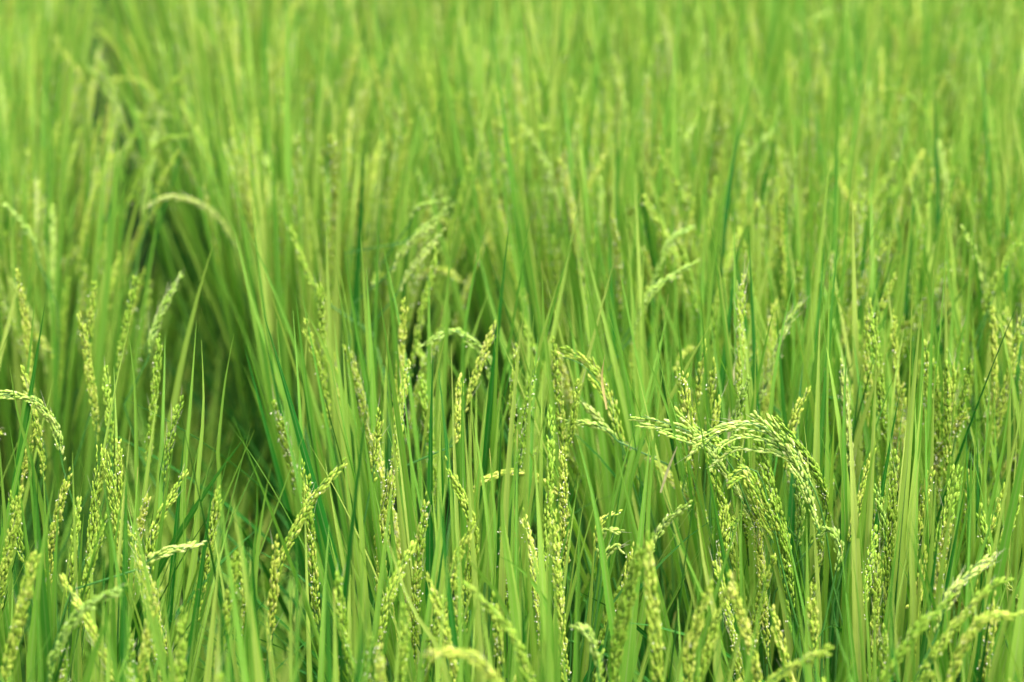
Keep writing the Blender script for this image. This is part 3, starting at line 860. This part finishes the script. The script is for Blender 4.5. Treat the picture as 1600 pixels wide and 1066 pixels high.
GROUP = 'rice plants standing in rows across the paddy'
roots = []
tris_note = 0
FAR_FOL = {}
for P in plants:
    near = P['y'] < NEAR_Y
    lean = Euler((R(max(-4, min(4, rng.gauss(0, 2.2)))), R(max(-4.5, min(4.5, rng.gauss(0, 2.6)))), 0 if near else rng.random() * 6.28)).to_matrix().to_4x4()
    hs = rng.uniform(.32, .46) if P.get('short') else rng.uniform(.94, 1.05)
    e = link('rice_plant', None, None, Matrix.Translation((P['x'], P['y'], 0)) @ lean @ Matrix.Diagonal((1, 1, hs, 1)))
    e.empty_display_size = 0.05
    e['label'] = P['label']; e['category'] = 'rice plant'; e['group'] = GROUP
    roots.append((P, e))
    base = Vector((P['x'], P['y'], 0))
    if near:
        for kind, var, M in plant_parts(rng, True, P['x'], P['y'], P['row']):
            if kind == 'stem':
                link('stem', var[0], e, M)
            elif kind == 'panicle' and P.get('short'):
                continue
            elif kind == 'panicle':
                W_ = [e.matrix_basis @ (M @ Vector(p)) for p in var[2]]
                if blocks(W_, 14):
                    continue
                pa = link('panicle', var[0], e, M)
                gr = link('grains', var[1], pa); gr['kind'] = 'stuff'
            else:
                W_ = [e.matrix_basis @ (M @ Vector(p)) for p in var[1][::2]]
                if blocks(W_, 10):
                    continue
                link('leaf', var[0], e, M)
    else:
        # too far and blurred to pick leaf from leaf: foliage joined, heads still single
        key = rng.randrange(9)
        if key not in FAR_FOL:
            gs, gl_, heads = Geo(), Geo(), []
            for kind, var, M in plant_parts(rng, False, 0, 0, 1):
                if kind == 'stem':
                    gs.merge(var[2], M, rng.random())
                elif kind == 'panicle':
                    heads.append((var, M))
                else:
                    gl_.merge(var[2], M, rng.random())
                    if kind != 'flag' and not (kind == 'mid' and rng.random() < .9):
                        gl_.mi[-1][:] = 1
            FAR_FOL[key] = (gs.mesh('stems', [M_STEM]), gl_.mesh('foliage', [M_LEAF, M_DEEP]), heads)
        ms, ml, heads = FAR_FOL[key]
        a = link('stems', ms, e); a['kind'] = 'stuff'
        a = link('foliage', ml, e); a['kind'] = 'stuff'
        for var, M in (() if P.get('short') else heads):
            pa = link('panicle', var[0], e, M)
            gr = link('grains', var[4] if rng.random() < .12 else var[1], pa); gr['kind'] = 'stuff'

# ------------------------------------------------------------------ hero heads and blades, each on its own plant
hr = random.Random(5)
GRAIN_MESH = {}
for pale in (0, 1):
    for k in range(5):
        gg = Geo(); gg.merge(GRAIN, None, k * .15)
        GRAIN_MESH[(pale, k)] = gg.mesh('grain', [M_PALE if pale else M_GRAIN])

def owner(p):
    """the plant whose foot lies nearest below p"""
    return min((q for q in roots if not q[0].get('short')), key=lambda q: (q[0]['x'] - p[0]) ** 2 + (q[0]['y'] - p[1]) ** 2)

for h in HEROES:
    W = h['w']
    P, e = owner(W[0])
    Rinv = e.matrix_basis.inverted()
    inv = lambda p: np.array(Rinv @ Vector(p))
    # the tip tends a little towards or away from the camera, as a real head would
    bow = hr.uniform(-.03, .03)
    n = len(W)
    W = [p + np.array([0, bow * (i / (n - 1)) ** 2 * 0.6, 0]) for i, p in enumerate(W)]
    loc = [inv(p) for p in W]
    o3 = loc[0]
    foot = np.array([o3[0] * 0.15 + hr.uniform(-.02, .02), o3[1] * .15 + hr.uniform(-.02, .02), -0.01])
    d0 = unit(loc[0] - loc[1])
    knee = loc[0] + d0 * min(0.10, max(0.03, loc[0][2] * 0.3))
    stem_pts = resample([foot, foot * .55 + knee * .45 + np.array([0, 0, 0.05]), knee, loc[0]], 14)
    gs = Geo()
    tube(gs, stem_pts, np.linspace(0.003, 0.0011, 14), 6, hr.random())
    link('stem', gs.mesh('stem', [M_STEM]), e)
    rel = [p - o3 for p in loc]
    M0 = Matrix.Translation(Vector(o3))
    st = None
    if h.get('strands'):
        st = []
        for q in h['strands']:
            dy0, dy1 = hr.uniform(-.004, .004), hr.uniform(-.022, .022)
            w_ = [np.array(at_y(a_[0], a_[1], h['Y'] + dy0 + dy1 * (k_ / (len(q) - 1)))) for k_, a_ in enumerate(q)]
            st.append([inv(p) - o3 for p in w_])
    kw = dict(n_br=max(4, int(h.get('nb', 9) * .85)), spread=h.get('sp', .08) * .5, flower=h.get('fl', .06), awn=h.get('awn', .03),
              gl=(0.0077 if h.get('strands') else 0.0068) * h.get('th', 1.0), density=1.0)
    pale = 1 if h.get('pale') else 0
    if h.get('each'):
        lst = []
        ra, gr = panicle(rel, hr, each=lambda M, t: lst.append((M, t)), strands=st, **kw)
        pa = link('panicle', ra.mesh('panicle', [M_STEM]), e, M0)
        for M, t in lst:
            link('grain', GRAIN_MESH[(pale, min(4, int(t / .65 * 5)))], pa, Matrix([list(q) for q in M]))
        if gr.n:
            a = link('bristles_and_anthers', gr.mesh('bristles', [M_GRAIN, M_ANTHER, M_AWN]), pa); a['kind'] = 'stuff'
    else:
        ra, gr = panicle(rel, hr, **kw)
        pa = link('panicle', ra.mesh('panicle', [M_STEM]), e, M0)
        a = link('grains', gr.mesh('grains', [M_PALE if pale else M_GRAIN, M_ANTHER, M_AWN]), pa); a['kind'] = 'stuff'
    if h.get('label'):
        pa['label'] = h['label']

for pts, z, wmm, dry in BLADES:
    pts = pts[::-1]
    Y = y_for(pts[-1][0], pts[-1][1], z)
    W = [np.array(at_y(q[0], q[1], Y)) for q in pts]
    bow = hr.uniform(-.05, .05)
    W = [p + np.array([0, bow * (i / (len(W) - 1)) ** 2, 0]) for i, p in enumerate(W)]
    P, e = owner(W[0])
    Rinv = e.matrix_basis.inverted()
    loc = [np.array(Rinv @ Vector(p)) for p in W]
    if not dry:      # carry the blade down to the stems of its plant
        f = loc[0]
        if f[2] > 0.42:
            loc = [np.array([f[0] * .6, f[1] * .6, max(.3, f[2] - .25)])] + loc
    C = resample(loc, 18)
    gg = Geo()
    a = hr.uniform(-.7, .7)
    fc = np.array([math.sin(a), -math.cos(a), 0.1])
    ribbon(gg, C, wmm / 1000, fc, twist=hr.uniform(-.9, .9), tone=hr.random(), fold=hr.uniform(.15, .4), wave=.06, ph=hr.random() * 6)
    lf = link('leaf', gg.mesh('leaf', [M_DRY if dry else M_LEAF]), e)
    if dry:
        lf['label'] = 'withered straw coloured leaf tip'

# ------------------------------------------------------------------ the rest of the paddy beyond the frame: one mass
far = Geo()
LOWHILLS = []
for k in range(10):
    hg = Geo()
    for kind, var, M in plant_parts(rng, False, 0, 0, 1):
        if kind == 'stem':
            hg.merge(var[2], M, rng.random()); hg.mi[-1][:] = 1
        elif kind == 'panicle' and k >= 5:
            continue
        elif kind == 'panicle':
            pg = PAN_LOW[rng.randrange(5)]
            hg.merge(pg, M); hg.mi[-1][:] = 2
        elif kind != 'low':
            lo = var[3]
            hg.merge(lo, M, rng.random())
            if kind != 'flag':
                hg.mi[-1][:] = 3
    LOWHILLS.append(hg)

rng.shuffle(outside)
for x, y in outside:
    far.merge(LOWHILLS[rng.randrange(5) + (5 if in_view(x, y, .45) else 0)], Matrix.Translation((x, y, 0)) @ Matrix.Rotation(rng.random() * 6.28, 4, 'Z') @ Matrix.Diagonal((*[rng.uniform(.94, 1.05)] * 3, 1)), rng.random())
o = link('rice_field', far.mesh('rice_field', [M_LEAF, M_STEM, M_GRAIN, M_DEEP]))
o['kind'] = 'stuff'
o['label'] = 'mass of rice plants filling the rest of the paddy'
print('plants', len(plants), 'near', sum(1 for p in plants if p['y'] < NEAR_Y), 'outside', len(outside), 'tris outside', len(far.f[0]) * 2, 'objects', len(bpy.data.objects))
